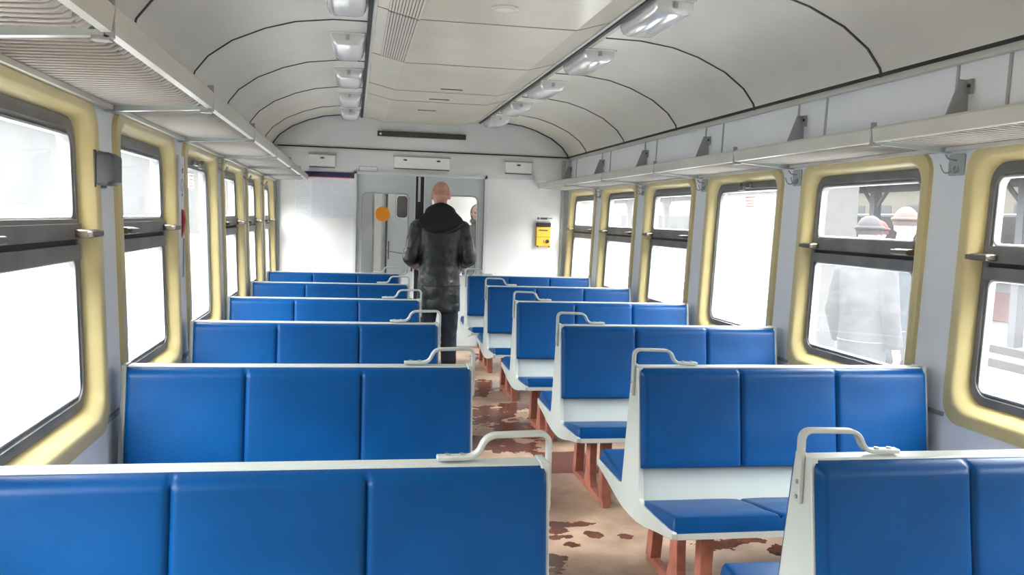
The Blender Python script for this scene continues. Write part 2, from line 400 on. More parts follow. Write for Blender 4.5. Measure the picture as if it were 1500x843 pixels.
# corner strip at the end wall
for x in (-.835, 2.44):
    q = MB(); q.box(x-.02, x+.02, YE-.02, YE, 0, 2.24); trim(q, 'white', smooth=0)
for s in (1, -1):
    q = MB(); q.box(-.012, 0, YB, YE, 0, .08).warp(side(s)); q.build('baseboard_'+('right' if s > 0 else 'left'), 'bracket', kind='structure', smooth=0)

# ------------------------------------------------------------------ windows
def window(idx, yc, s, fullpane=False):
    e = empty('window_%d' % idx, (sidex(s, 0, 1.3), yc, 0)); e['kind'] = 'structure'
    def fin(mb, name, m, **k):
        mb.warp(lambda w, y, z: (sidex(s, w, z)-sidex(s, 0, 1.3), y, z)); return mb.build(name, m, e, **k)
    def rings(spec):
        return [[(w, y, z) for y, z in rrect(-h, h, z0, z1, r)] for w, h, z0, z1, r in spec]
    q = MB(); q.loft(rings([(0.0, .575, .738, 1.892, .10), (-.016, .57, .743, 1.888, .10), (-.020, .53, .785, 1.858, .10), (-.012, .512, .803, 1.845, .10),
                             (.03, .487, .835, 1.825, .09), (.05, .478, .845, 1.818, .085), (.09, .478, .845, 1.818, .085)]), cap0=False, cap1=False)
    fin(q, 'window_frame', 'yellow', smooth=50)
    zb = .885
    q = MB(); q.loft(rings([(.08, .482, .84, 1.822, .085), (.036, .482, .84, 1.822, .085), (.034, .474, .848, 1.814, .08), (.034, .452, .874, 1.782, .07),
                             (.046, .446, .880, 1.772, .065), (.08, .446, .880, 1.772, .065)]), cap0=False, cap1=False)
    sash = fin(q, 'sash', 'sash', smooth=30)
    if fullpane:
        q = MB(); q.loft(rings([(.05, .448, .878, 1.774, .065), (.042, .44, .886, 1.766, .06), (.055, .432, .894, 1.758, .055)]), cap0=False, cap1=False); fin(q, 'glazing_bead', 'bead')
        q = MB(); q.loft(rings([(.056, .449, .877, 1.775, .06), (.060, .449, .877, 1.775, .06)])); fin(q, 'glass', 'glassMR' if s > 0 else 'glassUL', smooth=0)
        q = MB(); q.box(.010, .036, -.07, .05, 1.785, 1.812); q.box(-.012, .012, -.02, .05, 1.768, 1.800); q.box(-.02, .0, .0, .03, 1.795, 1.815); fin(q, 'catch', 'sash', bevel=.004)
        q = MB(); q.box(.050, .0555, -.10, .06, 1.655, 1.735); st = fin(q, 'sticker', 'film', smooth=0)
        q = MB(); q.box(.0485, .050, -.09, .05, 1.722, 1.730); q.box(.0485, .050, -.09, .05, 1.700, 1.706); q.box(.0485, .050, -.09, .03, 1.682, 1.688); q.box(.0485, .050, -.09, .04, 1.664, 1.67)
        q.warp(lambda w, y, z: (sidex(s, w, z)-sidex(s, 0, 1.3), y, z)); q.build('printed_text', 'filmred', st, smooth=0)
        return e
    q = MB(); q.box(.030, .07, -.455, .455, 1.418, 1.485); q.box(.020, .034, -.455, .455, 1.425, 1.470); q.box(.024, .07, -.455, .455, 1.350, 1.400); q.box(.045, .07, -.455, .455, 1.398, 1.420)
    fin(q, 'meeting_rail', 'sash', smooth=0)
    q = MB(); q.box(.040, .046, -.455, .455, 1.400, 1.418); fin(q, 'rail_gap', 'dark', smooth=0)
    for a, b in ((.886, 1.350), (1.485, 1.766)):
        q = MB(); q.loft(rings([(.05, .448, a-.006, b+.006, .03), (.040, .441, a, b, .03), (.040, .434, a+.006, b-.006, .03), (.055, .430, a+.01, b-.01, .03)]), cap0=False, cap1=False); fin(q, 'glazing_bead', 'bead')
    for a, b, g in ((.880, 1.355, 'L'), (1.480, 1.774, 'U')):
        q = MB(); q.loft(rings([(.056, .449, a, b, .04), (.060, .449, a, b, .04)])); fin(q, 'glass', ('glassMR' if s > 0 and yc > 6 and (g == 'L' or yc > 9) else 'glassFR' if s > 0 and yc > 6 else 'glass'+g+('R' if s > 0 else 'L')), smooth=0)
    for yy in (-.43, .43):
        sg = 1 if yy > 0 else -1
        q = MB(); q.box(-.03, .026, yy-.05, yy+.05, 1.425, 1.452); q.box(-.042, -.02, yy+sg*.0-.062, yy+sg*.0+.062, 1.428, 1.449)
        fin(q, 'latch', 'latch', bevel=.005)
    return e
i = 1
for s in (-1, 1):
    for k, c in enumerate(bays):
        window(i, c, s, fullpane=(k == 5)); i += 1

# ------------------------------------------------------------------ luggage racks
def make_rack(s):
    e = empty('luggage_rack'); L = P-.008
    X = lambda h: XC+s*h
    q = MB()
    prof = [(1.325, 1.902), (1.318, 1.955), (1.330, 1.966), (1.352, 1.962), (1.356, 1.945), (1.342, 1.94), (1.345, 1.90)]
    q.prism([(X(h), z) for h, z in prof], .004, L, 'y'); q.build('front_rail', 'rack', e, smooth=30)
    q = MB()
    n = 30
    for i in range(n):
        y = .03+(L-.06)*i/(n-1)
        q.tube([(X(1.342), y, 1.936), (X(1.36), y, 1.924), (X(1.385), y, 1.908), (X(1.42), y, 1.904), (X(1.69), y, 1.896)], .0040, 6)
    q.build('grille', 'rod', e)
    q = MB(); q.box(min(X(1.665), X(1.70)), max(X(1.665), X(1.70)), .0, L, 1.878, 1.894); q.build('back_rail', 'rack', e, smooth=0)
    q = MB()
    for h in (1.52,): q.tube([(X(h), .0, 1.912), (X(h), L, 1.912)], .004, 6)
    q.build('long_rod', 'rod', e)
    q = MB(); q.prism([(X(1.70), 1.872), (X(1.34), 1.896), (X(1.34), 1.908), (X(1.70), 1.9)], .0, .028, 'y'); q.build('support_arm', 'white', e, smooth=0)
    q = MB(); q.box(min(X(1.322), X(1.345)), max(X(1.322), X(1.345)), 0, .012, 1.89, 1.985); q.box(min(X(1.33), X(1.37)), max(X(1.33), X(1.37)), 0, .03, 1.885, 1.898); q.build('joint_clamp', 'bracket', e, smooth=0, bevel=.002)
    q = MB(); q.prism([(X(1.708), 1.93), (X(1.706), 2.17), (X(1.665), 2.172), (X(1.575), 1.93)], P-.075, P-.067, 'y')
    q.box(min(X(1.698), X(1.708)), max(X(1.698), X(1.708)), P-.10, P-.067, 2.11, 2.172)
    b = q.build('bracket', 'bracket', e, smooth=0)
    q = MB(); q.disc((X(1.692), P-.088, 2.145), .008, s*.012, 'x', 10) ; q.build('bolt', 'dark', b)
    return e
place = {1: 'on the right wall', -1: 'on the left wall'}
rackwords = {-1: 'behind the camera', 0: 'nearest the camera', 1: 'second from the camera', 2: 'third from the camera, ', 3: 'fourth from the camera, over the undivided window',
             4: 'fifth from the camera', 5: 'sixth from the camera', 6: 'farthest, meeting the end wall'}
for s in (1, -1):
    r0 = make_rack(s)
    for k in range(0, 7):
        y = Y0+P*(k-1)
        if k == 6: y = Y0+P*5
        if k == 6: continue
        o = r0 if k == 0 else dup(r0)
        o.location = (0, y+.0, 0)
        wd = ['starting beside the camera', 'above the nearest window in view', 'above the second divided window', 'above the undivided window', 'just past the undivided window', 'second from the end wall'][k]
        tag(o, 'pale wire rack section %s, %s' % (place[s], wd), 'luggage rack', 'wire luggage racks along the walls')
    o = dup(r0); o.location = (0, Y0+P*5, 0); 
    for ch in [c for c in bpy.data.objects if c.parent == o]:
        if ch.name.split('.')[0] in ('front_rail', 'grille', 'back_rail', 'long_rod'): ch.scale = (1, .985, 1)
    tag(o, 'pale wire rack section %s, last one against the end wall' % place[s], 'luggage rack', 'wire luggage racks along the walls')

# ------------------------------------------------------------------ benches
def bez(pts, r, n=5):      # polyline with rounded corners
    pts = [Vector(p) for p in pts]; out = [pts[0]]
    for a, b, c in zip(pts, pts[1:], pts[2:]):
        d1 = min(r, (a-b).length*.49); d2 = min(r, (c-b).length*.49)
        p0 = b+(a-b).normalized()*d1; p2 = b+(c-b).normalized()*d2
        for k in range(n+1):
            t = k/n; out.append(p0*(1-t)**2+b*2*t*(1-t)+p2*t*t)
    return out+[pts[-1]]
def yb(z): return .030+(.952-z)/.522*.075          # half thickness of the A-shaped core
BL = 1.275
def make_bench(s):
    # local: x = 0 at the aisle end, growing towards the wall; s=+1 wall on +x
    e = empty('train_bench')
    F = lambda x, y, z: (s*x, y, z)
    # core: white backrest board
    q = MB(); q.prism([(-yb(.952), .952), (yb(.952), .952), (yb(.40), .36), (-yb(.40), .36)], .02, BL, 'x'); q.warp(F).build('backrest_board', 'white', e, smooth=0, bevel=.005)
    # end panels
    half = [(.040, .955), (.112, .47), (.118, .432), (.16, .418), (.30, .4225), (.488, .432), (.494, .425), (.492, .402), (.44, .392), (.33, .372), (.20, .345), (.09, .330), (0, .327)]
    out = [(-y, z) for y, z in half][::-1][1:]; pts = half+out[:-0 or None]
    for x0, nm in ((0.0, 'end_panel'), (BL-.002, 'end_panel')):
        q = MB(); q.prism([(y, z) for y, z in pts], x0, x0+.02, 'x'); q.warp(F).build(nm, 'white', e, smooth=20, bevel=.003)
    for sg in (-1, 1):
        # seat board and rim
        q = MB(); q.prism([(sg*.09, .348), (sg*.09, .366), (sg*.492, .424), (sg*.492, .400)], .021, BL-.003, 'x'); q.warp(F).build('seat_board', 'white', e, smooth=0)
        # seat cushion
        def pad_grid(mb, x0, x1, nx, nv, fpos, seams):
            # closed rounded pad: fpos(x, v, h) -> point; v in 0..1, h height factor 0..1
            xs = [x0+(x1-x0)*i/nx for i in range(nx+1)]; vsn = [j/nv for j in range(nv+1)]
            def hh(x, v):
                d = min(x-x0, x1-x); hx = 1-max(0, 1-d/.022)**2.2
                dv = min(v, 1-v); hv = 1-max(0, 1-dv/.055)**2.2
                g = 1.0
                for sx_ in seams:
                    g = min(g, 1-.26*math.exp(-((x-sx_)/.006)**2)-.06*math.exp(-abs(x-sx_)/.04))
                pn = .035*noise.noise(Vector((x*5+sg*3, v*4, s*2.0)))
                return hx**.5*hv**.5*(g+pn)
            T = [[mb.bm.verts.new(fpos(x, v, hh(x, v))) for v in vsn] for x in xs]
            Bt = [[mb.bm.verts.new(fpos(x, v, -.02)) for v in vsn] for x in xs]
            for i in range(nx):
                for j in range(nv):
                    mb.bm.faces.new((T[i][j], T[i+1][j], T[i+1][j+1], T[i][j+1])); mb.bm.faces.new((Bt[i][j], Bt[i][j+1], Bt[i+1][j+1], Bt[i+1][j]))
            for i in range(nx):
                mb.bm.faces.new((T[i][0], Bt[i][0], Bt[i+1][0], T[i+1][0])); mb.bm.faces.new((T[i][nv], T[i+1][nv], Bt[i+1][nv], Bt[i][nv]))
            for j in range(nv):
                mb.bm.faces.new((T[0][j], T[0][j+1], Bt[0][j+1], Bt[0][j])); mb.bm.faces.new((T[nx][j], Bt[nx][j], Bt[nx][j+1], T[nx][j+1]))
        L3 = (BL-.005)/3
        seams = [.005+L3, .005+2*L3]
        q = MB()
        def fs(x, v, h):
            y = sg*(.100+v*.392); z0 = .366+v*.058
            return (x, y, z0+.058*h)
        # extra columns near the seams keep the grooves crisp
        pad_grid(q, .004, BL-.004, 150, 26, fs, seams[:1]+seams[1:])
        q.warp(F).build('seat_cushion', 'vinyl', e, smooth=60)
        q = MB()
        def fb(x, v, h):
            z = .547+v*(.947-.547); return (x, sg*(yb(z)+.046*h), z)
        pad_grid(q, .005, BL-.001, 150, 26, fb, seams)
        q.warp(F); o = q.build('back_cushion', 'vinyl', e, smooth=60)
    # grab handle: flat bar screwed to the end panel and to the top of the board
    path = bez([(-.008, 0, .80), (-.008, 0, 1.012), (.165, 0, 1.010), (.185, 0, .962), (.285, 0, .962)], .032, 6)
    path = bez([(-.006, 0, .83), (-.006, 0, 1.018), (.148, 0, 1.014), (.168, 0, .962), (.265, 0, .9615)], .028, 7)
    q = MB(); q.tube(path, 0, flat=(.028, .012, (0, 1, 0))); q.warp(F); h = q.build('grab_handle', 'white', e, smooth=30, bevel=.003)
    for x in (.205, .240): q = MB(); q.disc((x, 0, .967), .007, .004, 'z', 10); q.warp(F); q.build('screw', 'screw', h)
    for z in (.845, .885): q = MB(); q.disc((-.012, 0, z), .006, -.003, 'x', 10); q.warp(F); q.build('screw', 'screw', h)
    # legs: two trestles
    for x0 in (.20, .98):
        q = MB()
        zt = lambda y: .335+abs(y)/.49*.045
        q.box(x0, x0+.04, -.33, .33, 0, .035)
        for sg in (-1, 1):
            q.prism([(sg*.33, .03), (sg*.262, .03), (sg*.245, .12), (sg*.24, .20), (sg*.245, zt(.27)), (sg*.31, zt(.31)), (sg*.30, .2), (sg*.315, .1)], x0-.004, x0+.046, 'x')
        q.prism([(-.075, .03), (.075, .03), (.05, .10), (.042, .20), (.045, .34), (-.045, .34), (-.042, .20), (-.05, .10)], x0, x0+.04, 'x')
        q.warp(F).build('leg_trestle', 'leg', e, smooth=0, bevel=.003)
    return e
bR = make_bench(1); bL = make_bench(-1)
wordsL = ['nearest the camera at the bottom left', 'second from the camera', 'third from the camera', 'fourth from the camera', 'next to last, fifth from the camera', 'last before the end wall']
wordsR = ['nearest the camera, cut by the right edge', 'second from the camera, beside the people-filled window', 'third from the camera, beside the undivided window', 'fourth from the camera', 'next to last, fifth from the camera', 'last before the end wall']
for k in range(6):
    o = bR if k == 0 else dup(bR); o.location = (1.142, Y0+P*k, 0)
    tag(o, 'blue vinyl double bench right of the aisle, %s' % wordsR[k], 'bench', 'blue benches right of the aisle')
    o = bL if k == 0 else dup(bL); o.location = (.469, Y0+P*k, 0)
    tag(o, 'blue vinyl double bench left of the aisle, %s' % wordsL[k], 'bench', 'blue benches left of the aisle')

# ------------------------------------------------------------------ ceiling lamps
def make_lamp():
    e = empty('ceiling_lamp')
    q = MB(); q.box(-.112, .112, 0, .62, .066, .078); q.build('lamp_base', 'lampbase', e, bevel=.003)
    q = MB()
    rings = []
    for t, k in ((.0, 0), (.004, .6), (.02, .93), (.045, 1), (.575, 1), (.60, .93), (.616, .6), (.62, 0)):
        hgt = .07*k
        rings.append([(x*(.55+.45*min(1, k+.3)) , t, .068-hgt*zz) for x, zz in ((-.105, 0), (-.10, .45), (-.085, .85), (-.06, 1), (.06, 1), (.085, .85), (.10, .45), (.105, 0))])
    q.loft(rings); q.build('diffuser', 'lamp', e, smooth=40)
    q = MB(); q.box(-.012, .012, -.006, .012, .03, .06); q.build('clip', 'screw', e, bevel=.002); q = MB(); q.box(-.012, .012, .608, .626, .03, .06); q.build('clip', 'screw', e, bevel=.002)
    q = MB()
    for x in (-.04, .04): q.tube([(x, .06, .05), (x, .56, .05)], .012, 10)
    q.build('tube', 'lampbase', e)
    return e
lp = make_lamp(); first = True
lw = ['cut by the top edge', 'second from the camera', 'third from the camera', 'fourth from the camera', 'farthest']
for s, x in ((-1, -.055), (1, 1.56)):
    for k in range(0, 5):
        o = lp if first else dup(lp); first = False
        o.location = (x, 4.30+P*k, 2.576)
        if k == 4: o.location.y = 9.66
        wd = 'cut by the top edge' if k < 0 else lw[k]
        tag(o, 'clear boxy ceiling lamp of the %s row, %s' % ('left' if s < 0 else 'right', wd), 'ceiling lamp', 'ceiling lamps in two rows')
# slotted vents in the sloping left side of the middle panel
vw = ['nearest the camera, cut by the top edge', 'farther one']
for i_, (y0, y1) in enumerate(((3.53, 4.86), (4.90, 6.23))):
    e = empty('ceiling_vent', (.25, y0, 2.60))
    q = MB(); pr = [(.165, 2.6275), (.325, 2.5893)]
    q.prism([pr[0], pr[1], (.325, 2.5873), (.165, 2.6255)], y0, y1, 'y'); q.warp(lambda x, y, z: (x-.25, y-y0, z-2.60)).build('vent_plate', 'seam', e, smooth=0)
    q = MB()
    for j in range(11):
        x = .166+j*.0155; z = 2.6275-(x-.165)/.16*.0382
        q.prism([(x, z), (x+.0105, z-.0025), (x+.0105, z-.0085), (x, z-.006)], y0, y1, 'y')
    q.warp(lambda x, y, z: (x-.25, y-y0, z-2.60)).build('slat', 'cpanel', e, smooth=0)
    tag(e, 'long slotted air vent in the ceiling, %s' % vw[i_], 'vent', 'slotted ceiling vents')
e = empty('ceiling_speaker', (.73, 4.49, 2.588))
q = MB()
rg = []
for r_, z in ((.072, 0), (.072, -.006), (.062, -.010), (.05, -.008)): rg.append([(r_*cos(a*pi/16), r_*sin(a*pi/16), z) for a in range(32)])
q.loft(rg); q.build('speaker_ring', 'rack', e); q = MB(); q.disc((0, 0, -.0085), .048, -.002); q.build('speaker_grille', 'ceil', e)
tag(e, 'small round flush disc in the middle of the ceiling panel', 'ceiling speaker')
for j, (x, y) in enumerate(((.78, 7.42), (.74, 8.08), (.70, 8.95))):
    e = MB().box(x-.09, x+.09, y-.012, y+.012, 2.583, 2.5885).build('ceiling_slot', 'seam', smooth=0)
    tag(e, 'short dark slot in the middle ceiling panel, %s the end wall' % ['farthest of three from', 'middle one of three near', 'closest of three to'][j], 'slot', 'slots in the ceiling panel')

# ------------------------------------------------------------------ coat hooks
def make_hook(s):
    e = empty('coat_hook')
    q = MB(); q.prism([(y, z) for y, z in rrect(-.052, .05, 1.775, 1.868, .012, 3)], -.006, 0, 'x'); q.warp(lambda w, y, z: (-s*0+s*w, y, z)).build('hook_plate', 'white', e, smooth=0)
    q = MB()
    q.tube(bez([(-.006, .0, 1.84), (-.045, .0, 1.842), (-.06, .0, 1.862)], .02), .0035, 6)
    for yy in (-.035, .02):
        q.tube(bez([(-.006, yy*.3, 1.815), (-.02, yy, 1.788), (-.05, yy, 1.784), (-.065, yy*1.2, 1.822)], .02), .0032, 6)
    q.warp(lambda w, y, z: (s*w, y, z)).build('hook', 'bracket', e)
    return e
hr = make_hook(1); hl = make_hook(-1)
hw = ['on the pillar nearest the camera', 'on the pillar before the undivided window', 'on the pillar after the undivided window', 'on the next to last pillar', 'on the last pillar']
for k, nm in enumerate(hw):
    y = Y0+P*(k+1)-.04
    o = hr if k == 0 else dup(hr); o.location = (sidex(1, 0, 1.84), y, 0)
    tag(o, 'pale metal coat hook plate, right wall, %s' % nm, 'coat hook', 'coat hooks under the racks')
for k in (2, 3, 4):
    o = hl if k == 2 else dup(hl); o.location = (sidex(-1, 0, 1.84), Y0+P*(k+1), 0)
    tag(o, 'pale metal coat hook plate, left wall, %s' % hw[k], 'coat hook', 'coat hooks under the racks')

# ------------------------------------------------------------------ left wall fittings
e = empty('wall_speaker', (-.875, 3.33, 1.66)); tag(e, 'dark grey plastic loudspeaker box on the left wall pillar', 'loudspeaker')
q = MB(); q.loft([[(x, y, z) for y, z in rrect(-.065, .065, -.057, .057, .012, 3)] for x in (-.005, .038)]+[[(x, y, z) for y, z in rrect(-.055, .055, -.045, .045, .012, 3)] for x in (.058,)]); q.build('speaker_case', 'plastic', e, smooth=30)
q = MB(); q.box(-.012, .004, -.072, .072, -.066, .064); q.build('mounting_plate', 'plastic', e, bevel=.004)
X_ = lambda w, z: sidex(-1, w, z)
e = empty('emergency_brake_handle', (X_(0, 1.4), 4.80, 0)); tag(e, 'red emergency brake handle on a pale narrow panel of the left wall pillar', 'emergency brake')
q = MB(); q.box(0, .012, -.07, .05, 1.16, 1.80); q.build('back_plate', 'wall', e, smooth=0, bevel=.002)
q = MB(); q.prism([(.012, 1.53), (.022, 1.52), (.030, 1.47), (.022, 1.42), (.012, 1.38)], -.022, .022, 'y'); q.build('handle', 'red', e, smooth=0, bevel=.006)
q = MB(); q.box(.012, .015, -.05, .03, 1.69, 1.76); q.build('notice', 'paper', e, smooth=0)
q = MB(); q.box(.015, .016, -.022, .002, 1.712, 1.738); q.box(.012, .0145, -.012, .0, 1.595, 1.61); q.build('notice_print', 'ink2', e, smooth=0)
q = MB(); rg = []
for r_ in ((.036, .012), (.036, .015), (.026, .015), (.026, .012)): rg.append([(r_[1], -.01+r_[0]*cos(a*pi/12), 1.65+r_[0]*sin(a*pi/12)) for a in range(24)])
q.loft(rg, cap0=False, cap1=False); q.build('ring_mark', 'ink', e)
q = MB(); q.tube([(.02, .0, 1.38), (.018, .004, 1.18)], .004, 6); q.build('cable', 'bracket', e)

# ------------------------------------------------------------------ end wall fittings
def plate(name, x0, x1, z0, z1, label, cat, n=1, group=None):
    e = empty(name, ((x0+x1)/2, YE, (z0+z1)/2)); tag(e, label, cat, group); w, h = (x1-x0)/2, (z1-z0)/2
    q = MB(); q.box(-w, w, -.022, 0, -h, h); q.build('cover', 'cover', e, smooth=0, bevel=.004)
    q = MB(); q.box(-w-.01, w+.01, -.026, 0, h, h+.012); q.build('hinge_strip', 'bracket', e, smooth=0)
    q = MB(); q.box(-w, w, -.026, -.002, -h-.009, -h); q.build('bottom_edge', 'seam', e, smooth=0)
    for j in range(n):
        x = 0 if n == 1 else (-.6*w+1.2*w*j)
        q = MB(); q.prism([(x+.024*cos(a*pi/8), h-.035+.010*sin(a*pi/8)) for a in range(16)], -.028, -.02, 'y'); q.build('latch', 'seam', e, smooth=0)
    return e
G = 'cream hatch covers on the end wall'
plate('hatch_cover', -.50, -.215, 2.055, 2.19, 'small cream hatch cover above the posters, left of the door', 'hatch', 1, G)
plate('hatch_cover', .445, 1.08, 2.075, 2.205, 'long cream hatch cover with two latches above the door', 'hatch', 2, G)
plate('hatch_cover', 1.735, 2.05, 2.07, 2.20, 'small cream hatch cover above the yellow intercom, right of the door', 'hatch', 1, G)
e = empty('information_display', (.755, YE, 2.455)); tag(e, 'long dark brown display bar high on the end wall', 'display')
q = MB(); q.box(-.505, .505, -.05, 0, -.028, .032); q.build('display_case', 'display', e, smooth=0, bevel=.004)
q = MB(); q.disc((-.47, -.05, -.002), .012, -.003, 'y', 14); q.build('indicator', 'paper', e)
e = empty('door_sign', (.155, YE, 2.052)); tag(e, 'small white lettered sign just above the left corner of the door', 'sign')
q = MB(); q.box(-.10, .10, -.006, 0, -.027, .027); q.build('sign_plate', 'paper', e, smooth=0)
q = MB(); q.box(-.098, .098, -.0065, -.005, -.027, -.023); q.box(-.098, .098, -.0065, -.005, .023, .027); q.box(-.10, -.096, -.0065, -.005, -.027, .027); q.box(.096, .10, -.0065, -.005, -.027, .027)
q.build('sign_border', 'ink2', e, smooth=0)
q = MB(); x = -.078
for wd in (.012, .010, .012, .011, .013, .006, .013, .012, .010, .012, .011):
    q.box(x, x+wd, -.0068, -.0055, -.009, .009) if (int(x*1000) % 2) else q.box(x, x+wd, -.0068, -.0055, -.009, .004); x += wd+.0035
q.build('sign_print', 'ink', e, smooth=0)
# timetable board: navy header and three faded sheets
e = empty('timetable_board', (-.32, YE, 1.75)); tag(e, 'faded timetable sheets under a navy header on the end wall left of the door', 'notice board')
q = MB(); q.box(-.23, .325, -.012, 0, .195, .25); q.build('header_band', 'navy', e, smooth=0)
q = MB(); q.box(-.23, .325, -.0125, -.002, .186, .195); q.build('red_line', 'redink', e, smooth=0)
for (a, b, m_) in ((-.33, -.155, 'paper'), (-.15, .075, 'paper2'), (.08, .325, 'paper2')):
    q = MB(); q.box(a, b, -.004, 0, -.27, .175); sh = q.build('sheet', m_, e, smooth=0)
    q = MB(); rnd = random.Random(int(a*1000))
    z = .15
    while z > -.25:
        xx = a+.015
        while xx < b-.03:
            wl_ = rnd.uniform(.01, .05)
            if rnd.random() < .75: q.box(xx, min(b-.012, xx+wl_), -.0048, -.0035, z, z+.0035)
            xx += wl_+.008
        z -= .012
    q.build('printed_lines', 'ink', sh, smooth=0)
# yellow intercom with white backing sheet
e = empty('emergency_intercom', (2.21, YE, 1.37)); tag(e, 'yellow emergency intercom box on the end wall right of the door', 'intercom')
q = MB(); q.box(-.13, .15, -.004, 0, -.18, .225); q.build('backing_sheet', 'paper', e, smooth=0)
q = MB(); q.box(-.07, -.045, -.0052, -.003, .17, .195); q.box(-.035, .05, -.0052, -.003, .172, .195); q.box(.05, .11, -.0052, -.003, .183, .193); q.build('backing_print', 'ink2', e, smooth=0)
q = MB(); q.box(-.085, .085, -.06, 0, -.145, .085); b_ = q.build('intercom_case', 'yelbox', e, smooth=0, bevel=.008)
q = MB(); q.box(-.085, .085, -.062, 0, .086, .135); q.build('dark_window', 'black', e, smooth=0, bevel=.004)
q = MB(); q.box(-.075, .075, -.05, 0, .135, .15); q.build('top_lip', 'bracket', e, smooth=0)
q = MB(); q.disc((.045, -.06, -.085), .022, -.014, 'y', 18); q.build('push_button', 'black', b_)
q = MB(); q.box(-.058, .05, -.0615, -.058, .036, .052); q.box(-.002, .008, -.0615, -.058, -.105, -.07); q.box(-.082, .082, -.0612, -.058, -.036, -.031); q.build('case_print', 'ink2', b_, smooth=0)
q = MB()
for x in (-.07, .07): q.disc((x, -.05, -.146), .010, -.012, 'y', 10)
q.build('foot_screw', 'black', e)

# ------------------------------------------------------------------ door in the end wall
def doortrim(mb): return trim(mb, 'doortrim', smooth=0)
q = MB(); q.box(.0, .03, YE-.02, YE+.09, 0, 2.02); doortrim(q)
q = MB(); q.box(1.50, 1.53, YE-.02, YE+.09, 0, 2.02); doortrim(q)
q = MB(); q.box(.0, 1.53, YE-.02, YE+.09, 1.99, 2.02); doortrim(q)
def leaf(idx, x0, x1, gx0, gx1, y):
    e = empty('door_%d' % idx, ((x0+x1)/2, y, 0)); e['kind'] = 'structure'; cx = (x0+x1)/2
    # leaf with a rounded opening: faces front/back built as ring
    outer = []; inner = rrect(gx0-cx, gx1-cx, .86, 1.775, .05, 6)
    n = len(inner)
    hw, hz0, hz1 = (x1-x0)/2, .02, 1.99
    for (px, pz) in inner:     # project onto the outer rectangle
        mx_, mz_ = (gx0+gx1)/2-cx, 1.3175
        dx, dz = px-mx_, pz-mz_
        t = min(((hw-mx_) if dx > 0 else (hw+mx_))/max(abs(dx), 1e-6), ((hz1-mz_) if dz > 0 else (mz_-hz0))/max(abs(dz), 1e-6))
        outer.append((mx_+dx*t, mz_+dz*t))
    q = MB()
    q.loft([[(a, 0, b) for a, b in outer], [(a, 0, b) for a, b in inner], [(a, .035, b) for a, b in inner], [(a, .035, b) for a, b in outer], [(a, 0, b) for a, b in outer]], cap0=False, cap1=False)
    bmesh.ops.remove_doubles(q.bm, verts=q.bm.verts, dist=1e-5)
    # close the gaps left at the corners
    for sx_ in (-1, 1): q.box(min(sx_*hw, sx_*(hw-.03)), max(sx_*hw, sx_*(hw-.03)), .002, .033, hz0, hz1)
    q.box(-hw, hw, .002, .033, 1.83, hz1); q.box(-hw, hw, .002, .033, hz0, .80)
    q.build('door_leaf', 'door', e, smooth=0)
    q = MB(); q.loft([[(a, -.004, b) for a, b in rrect(gx0-cx-.014, gx1-cx+.014, .846, 1.789, .062)], [(a, -.006, b) for a, b in rrect(gx0-cx-.006, gx1-cx+.006, .854, 1.781, .055)], [(a, .01, b) for a, b in inner]], cap0=False, cap1=False); q.build('glazing_seal', 'bracket', e)
    q = MB(); q.prism([(a, b) for a, b in rrect(gx0-cx-.01, gx1-cx+.01, .85, 1.785, .05)], .015, .019, 'y'); q.build('glass', 'glassD', e, smooth=0)
    return e
d1 = leaf(1, .03, .69, .105, .615, YE+.02); d2 = leaf(2, .81, 1.50, .895, 1.42, YE+.02)
q = MB(); q.box(.33, .35, -.012, 0, .10, .12); q.bm.clear()
q.tube(bez([(.285, 0, 1.13), (.285, -.045, 1.13), (.285, -.045, 1.27), (.285, 0, 1.27)], .02), .008, 8); q.build('door_handle', 'black', d1)
q = MB(); q.tube(bez([(.31, 0, .90), (.31, -.045, .90), (.31, -.045, 1.08), (.31, 0, 1.08)], .02), .009, 8); q.build('door_handle', 'black', d1)
q = MB(); q.tube(bez([(-.30, 0, .90), (-.30, -.045, .90), (-.30, -.045, 1.08), (-.30, 0, 1.08)], .02), .009, 8); q.build('door_handle', 'black', d2)
o = MB().disc((.33, YE+.034, 1.545), .087, -.002, 'y', 40).build('round_sticker', 'orange', smooth=0); tag(o, 'round orange sticker on the glass of the left door leaf', 'sticker')
q = MB(); q.box(.69, .81, YE+.02, YE+.05, .02, 1.99); trim(q, 'dark', smooth=0)
q = MB(); q.box(.728, .756, YE+.008, YE+.02, 1.70, 1.985); trim(q, 'bead', smooth=0)
for x in (.692, .800):
    q = MB(); q.box(x-.004, x+.010, YE+.005, YE+.02, .02, 1.99); trim(q, 'doortrim', smooth=0)

# ------------------------------------------------------------------ vestibule behind the door
YV = YE+1.2
q = MB(); q.box(-.30, 1.9, YV, YV+.05, 0, 2.25); q.build('wall_vestibule_far', 'door', kind='structure', smooth=0)
for s_, x in ((-1, -.30), (1, 1.85)):
    q = MB(); q.box(x, x+.05, YE+.09, YE+.45, 0, 2.25); q.box(x, x+.05, YE+1.0, YV, 0, 2.25); q.box(x, x+.05, YE+.45, YE+1.0, 0, (.9 if s_ > 0 else 2.25)); q.box(x, x+.05, YE+.45, YE+1.0, 1.8, 2.25)
    q.build('wall_vestibule_'+('left' if s_ < 0 else 'right'), 'door', kind='structure', smooth=0)
MB().box(-.30, 1.9, YE+.09, YV, 2.22, 2.27).build('ceiling_vestibule', 'endwall', kind='structure', smooth=0)
q = MB(); q.box(.26, .355, YV-.02, YV, 0, 2.2); trim(q, 'endwall', smooth=0)
q = MB(); q.box(.405, .425, YV-.03, YV, 0, 2.2); trim(q, 'dark', smooth=0)
e = empty('door_3', (.75, YV-.02, 0)); e['kind'] = 'structure'
